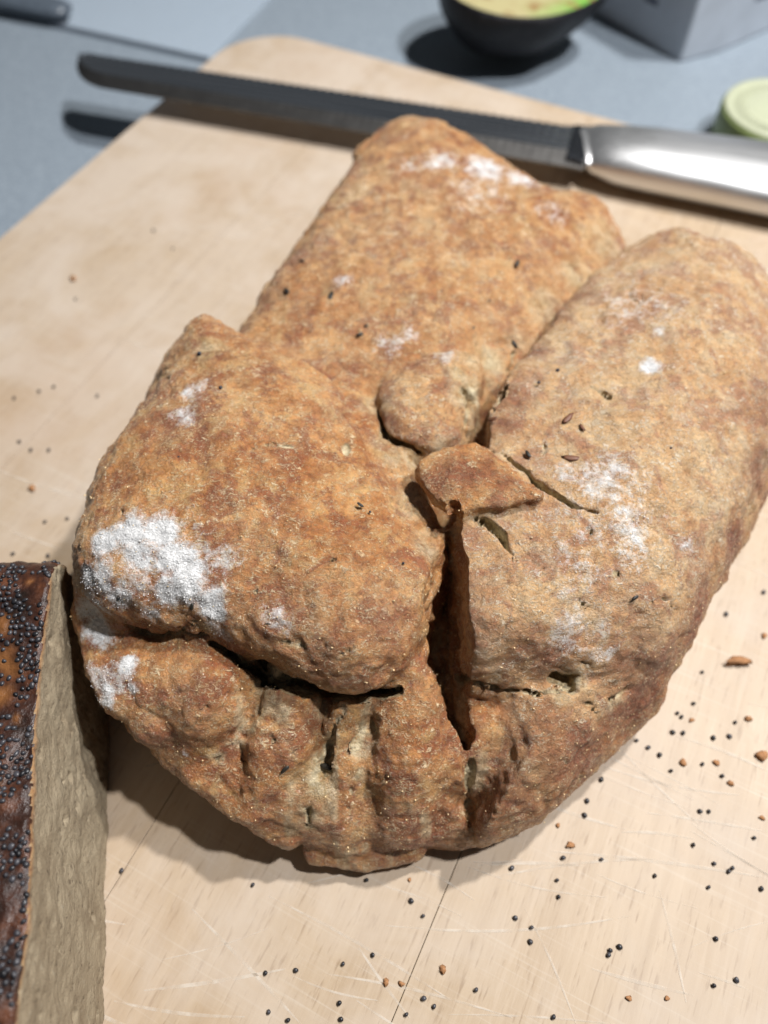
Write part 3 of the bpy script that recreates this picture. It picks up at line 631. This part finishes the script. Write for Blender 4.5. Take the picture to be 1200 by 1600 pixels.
for q, rr in enumerate(rings):
    for i in range(48):
        a = 2*math.pi*i/48; t = .5+.495*math.cos(a); R = 3.05*math.sqrt(max(0, math.sin(math.pi*min(1, t**.92))))*(1-.28*t**2)
        V.append(((-4.1+8.2*t)*rr*.99, math.copysign(R, math.sin(a))*rr, 3.22+(0 if rr > .9 else -.06*(1-rr))))
for q in range(len(rings)-1):
    for i in range(48): F.append([q*48+i, q*48+(i+1) % 48, (q+1)*48+(i+1) % 48, (q+1)*48+i])
me = mesh_np('flesh', V, F); a_ = me.attributes.new('edge', 'FLOAT', 'POINT'); a_.data.foreach_set('value', np.repeat(rings, 48).astype(np.float32))
m = Mat('avocado_flesh'); n1 = m.noise(130, 4); sx_ = m.N.new('ShaderNodeSeparateXYZ'); m.put(sx_.inputs[0], m.co); gr = m.rng(m.math('ADD', sx_.outputs[0], m.math('MULTIPLY', n1, .02)), 0., .03)
c = m.mix(m.math('MULTIPLY', m.rng(m.attr('edge'), .55, .9), gr), (.42, .37, .19), (.17, .38, .06)); c = m.mix(m.rng(n1, .55, .68), c, (.28, .17, .07))
obj('flesh', me, m.out(c, .4, m.bump(n1, .05, .4)), av); av.rotation_euler = (math.radians(5), math.radians(4), .2)

# ------------------------------------------------------------------ carton, lid and things at the far edge
zc = -BT
B0, B1, B2, B3 = at(900, 4, zc)[:2], at(1062, 98, zc)[:2], at(1120, 83, zc)[:2], at(1235, 32, zc)[:2]
cb = (B1+B2)/2; carton = empty('food_carton', (cb[0], cb[1], zc), 'pale grey printed carton with a flat corner at the upper right', 'carton')
L = lambda p: (p[0]-cb[0], p[1]-cb[1])
pts = [L(B0), L(B1), L(B2), L(B3), L(B3+np.array([-2, 6.])), L(B0+np.array([2, 6.]))]
V, F = prism(pts, 0, 9.5)
bevel(obj('carton_body', mesh_np('carton_body', V, F, False), plain('grey_card', (.50, .54, .60), .35, .10, 60), carton), .12)
M_ink = plain('dark_print', (.09, .10, .14), .5, .2); M_redp = plain('red_print', (.45, .05, .06), .5, .2)
def on_face(P, Q, u, z, w, h, mat, name):
    P, Q = np.array(L(P)), np.array(L(Q)); d = (Q-P)/np.linalg.norm(Q-P); nrm = np.array([d[1], -d[0]])
    p = P+d*u*np.linalg.norm(Q-P); r = [p, p+d*w]
    V = [(*(q+nrm*o), zz) for o in (-.01, .015) for q, zz in ((r[0], z), (r[1], z), (r[1], z+h), (r[0], z+h))]
    F = [[3, 2, 1, 0], [4, 5, 6, 7], [0, 1, 5, 4], [1, 2, 6, 5], [2, 3, 7, 6], [3, 0, 4, 7]]
    obj(name, mesh_np(name, V, F, False), mat, carton)
for u, z, w in [(.30, 2.3, .5), (.38, 2.25, .9), (.53, 2.3, .6), (.63, 2.3, .8), (.34, 1.7, .8), (.48, 1.7, .4), (.58, 1.7, .9)]: on_face(B0, B1, u, z, w, .28, M_ink, 'print_line')
for u, z, w in [(.25, 2.6, .6), (.38, 2.6, .9), (.30, 1.9, 1.0), (.52, 1.9, .6), (.3, 3.3, 1.1), (.6, 3.3, .5)]: on_face(B2, B3, u, z, w, .34, M_ink, 'print_line')
on_face(B2, B3, -.0+.02, 3.4, .0+.4, .5, M_redp, 'red_mark'); on_face(B1, B2, .55, 3.5, .75, .6, M_redp, 'red_mark')

lc = at(1222, 170, zc+1.7); lid = empty('round_lid', (lc[0], lc[1], zc), 'round cream topped lid with green side right of the knife handle', 'lid')
lr = float(abs(at(1132, 172, zc+1.7)[0]-lc[0]))
V, F = lathe([(lr*.96, 0), (lr, .1), (lr, 1.5), (lr*.97, 1.66)], 56); obj('lid_side', mesh_np('lid_side', V, F), plain('olive_green', (.20, .25, .09), .4, .15), lid)
V, F = lathe([(lr*.97, 1.665), (lr*.96, 1.72), (lr*.84, 1.74), (lr*.80, 1.66), (lr*.60, 1.66), (lr*.56, 1.70), (lr*.2, 1.72)], 56); obj('lid_top', mesh_np('lid_top', V, F), plain('cream_plastic', (.44, .46, .32), .35, .06), lid)

g0, g1 = at(-60, 12, zc), at(318, 97, zc); gd = (g1-g0)[:2]; gd /= np.linalg.norm(gd); gn = np.array([-gd[1], gd[0]])
gp = [g0[:2]-gd*8, g1[:2]+gd*.3, g1[:2]+gd*.2+gn*9, g0[:2]-gd*8+gn*9]
V, F = prism([tuple(p-g1[:2]) for p in gp], 0.02, .14)
m = Mat('clear_plastic'); M_clear = m.out((.62, .72, .82), .12, m.bump(m.noise(40, 2), .1, .3), Alpha=.30)
sheet = bevel(obj('plastic_sheet', mesh_np('plastic_sheet', V, F, False), M_clear), .03); sheet.location = (g1[0]*CM, g1[1]*CM, zc*CM)
tag(sheet, 'clear plastic sheet on the counter beyond the knife tip', 'plastic sheet')
V, F = prism([tuple(p-g1[:2]) for p in (g0[:2]-gd*8, g1[:2]+gd*.3, g1[:2]+gd*.3+gn*.16, g0[:2]-gd*8+gn*.16)], .145, .22)
obj('folded_edge', mesh_np('folded_edge', V, F, False), plain('smoky_plastic', (.12, .14, .17), .3, .1), sheet)
hA, hB = at(-70, -14, zc+.5)[:2], at(108, 22, zc+.5)[:2]; hd = hB-hA; hl = np.linalg.norm(hd); hd /= hl
V = []; F = []; n = 20; prof = [(0, .9), (hl*.5, .85), (hl*.9, .78), (hl*.97, .62), (hl, .3)]
for x, r in prof:
    for i in range(n): a = 2*math.pi*i/n; V.append((x, r*math.cos(a), .62+.42*min(1, r*1.2)*math.sin(a)))
for k in range(len(prof)-1):
    for i in range(n): F.append([k*n+i, k*n+(i+1) % n, (k+1)*n+(i+1) % n, (k+1)*n+i][::-1])
F += [list(range(n)), [(len(prof)-1)*n+i for i in range(n)][::-1]]
uh = obj('dark_bar', mesh_np('dark_bar', V, F), plain('slate_grey', (.085, .105, .13), .35, .2)); uh.location = (hA[0]*CM, hA[1]*CM, zc*CM); uh.rotation_euler = (0, 0, math.atan2(hd[1], hd[0]))  # dark rounded bar lying on the sheet
tag(uh, 'dark grey rounded bar on the clear sheet in the upper left corner', 'utensil')

# ------------------------------------------------------------------ board wear, seeds and crumbs
m = Mat('scratch_wear'); n1 = m.noise(300, 3); M_scr = m.out((.74, .66, .56), .85, None, Specular_IOR_Level=.15, Alpha=m.rng(n1, .35, .65, .05, .6))
VV, FF = [], []
lines = [((935, 1195), (1155, 1242)), ((970, 1300), (1085, 1311)), ((600, 1446), (992, 1430)), ((730, 1354), (948, 1402)), ((600, 1385), (722, 1432)), ((1030, 1390), (1072, 1566)), ((1055, 1150), (1200, 1205)), ((1010, 1270), (1200, 1300)), ((420, 1400), (700, 1560)), ((640, 1590), (560, 1480)), ((700, 1585), (960, 1600)), ((500, 1520), (800, 1590)), ((250, 1500), (420, 1450)), ((1080, 1480), (1200, 1440)), ((860, 1330), (1190, 1370)), ((820, 1420), (900, 1600)), ((300, 1420), (470, 1600)), ((480, 1380), (650, 1330)), ((1100, 560), (1200, 640))]
for _ in range(85):
    x, y = random.uniform(-60, 1200), random.uniform(150, 1600); a = random.gauss(.15, .35); l = random.uniform(60, 260); lines.append(((x, y), (x+l*math.cos(a), y+l*math.sin(a))))
for (p, q) in lines:
    A, B = at(*p)[:2], at(*q)[:2]; d = B-A; nr = np.array([-d[1], d[0]])/max(np.linalg.norm(d), 1e-6); w = random.uniform(.012, .040); k0 = len(VV); bend = random.uniform(-.04, .04)
    for j in range(9):
        t = j/8; c_ = A+d*t+nr*bend*np.linalg.norm(d)*math.sin(math.pi*t); ww = w*math.sin(math.pi*min(.97, max(.03, t)))**.5
        VV += [(*(c_+nr*ww), .0035), (*(c_-nr*ww), .0035)]
        if j: FF.append([k0+2*j-2, k0+2*j-1, k0+2*j+1, k0+2*j])
Rb = np.array([[math.cos(ang), math.sin(ang)], [-math.sin(ang), math.cos(ang)]])
VV = np.array(VV); VV[:, :2] = (VV[:, :2]-corner)@Rb.T; VV[:, 2] += BT
ok = [f for f in FF if all(.3 < VV[i][0] < BW-.3 and -BL+.3 < VV[i][1] < -.3 for i in f)]
tag(obj('knife_scratches', mesh_np('knife_scratches', VV, ok, False), M_scr, board), kind='stuff')

seeds = []
for ox, oy, L_ in [(600, 950, [(1070, 20), (995, 200), (968, 298), (930, 340), (918, 328), (903, 388), (935, 390), (1030, 405), (1098, 357), (790, 413), (827, 435), (862, 458), (897, 508), (1057, 524), (996, 487), (680, 535), (635, 602), (627, 647), (988, 635), (1016, 635), (1158, 718), (967, 740), (1032, 798), (1078, 822), (1090, 812), (1015, 872), (1180, 877), (847, 836), (400, 812), (541, 850), (546, 902), (411, 968), (461, 998), (458, 1042), (85, 915), (122, 962), (288, 1193), (157, 1245), (124, 1220), (70, 1270), (530, 1278), (703, 1083), (708, 1070), (737, 1058), (1038, 1033), (1102, 1163), (1032, 1180), (680, 785)]),
                   (600, 500, [(1187, 850), (1070, 918)]), (120, 1280, [(140, 160), (550, 205), (590, 480), (685, 472), (832, 452), (925, 424), (820, 575), (825, 625), (600, 602), (660, 628), (905, 190)])]:
    seeds += [(ox+x/2, oy+y/2) for x, y in L_]
seeds += [(118, 467), (84, 604), (61, 611), (22, 622), (76, 703), (48, 703), (152, 618), (30, 690), (128, 812), (70, 815), (105, 810), (20, 865), (75, 868), (270, 388), (240, 360), (880, 1340), (1140, 1150)]
for px, py in seeds:
    p = at(px, py, .04); o = obj('poppy_seed', me_pop, M_seed); o.location = (p[0]*CM, p[1]*CM, .045*CM); o.rotation_euler = (random.uniform(-.3, .3), random.uniform(-.3, .3), random.random()*6); o.scale = [random.uniform(.75, 1.1)]*2+[random.uniform(.7, .95)]
    tag(o, 'tiny round black poppy seed lying loose on the wooden board', 'seed', 'loose poppy seeds scattered on the board')
M_cr = plain('crumb_brown', (.36, .175, .075), .85, .6, 900); M_cr2 = plain('crumb_tan', (.55, .36, .19), .7, .25, 600)
crumb_me = [mesh_np('crumb', *pebble(9, 6, 1, .75, .45, .5, q, .3)) for q in range(4)]
def crumb_o(px, py, r, mat, label, group=None, q=0, sc=(1, 1, 1)):
    r *= .85; p = at(px, py, r*.4); o = obj('bread_crumb', crumb_me[q % 4].copy() if mat is M_cr2 else crumb_me[q % 4], None)
    if not o.data.materials: o.data.materials.append(mat)
    o.location = (p[0]*CM, p[1]*CM, r*.46*CM); o.scale = [r*s_ for s_ in sc]; o.rotation_euler = (0, 0, random.random()*6); tag(o, label, 'crumb', group)
for me in crumb_me: me.materials.append(M_cr)
crumb_o(1150, 1032, .30, M_cr, 'largest reddish brown crust crumb lying right of the knotted loaf', q=1, sc=(1.1, .6, .9))
crumb_o(1192, 1180, .16, M_cr, 'dark brown crumb at the right edge of the photo', q=2)
crumb_o(50, 762, .13, M_cr, 'dark crumb on the board left of the floured fold', q=3); crumb_o(114, 435, .14, M_cr, 'brown crumb on the far left part of the board', q=0)
for k, (px, py, r) in enumerate([(1170, 1123, .09), (1080, 1125, .07), (1068, 1192, .10), (1120, 1192, .09), (1142, 1224, .08), (1190, 1277, .07), (1042, 1560, .06), (983, 1560, .07), (692, 1515, .09), (890, 1320, .10), (872, 1290, .06), (1195, 993, .09), (603, 1535, .08), (628, 1538, .07), (640, 1375, .05)]):
    crumb_o(px, py, r, M_cr, 'tiny golden brown crumb among the loose poppy seeds', 'tiny crumbs among the poppy seeds', k)
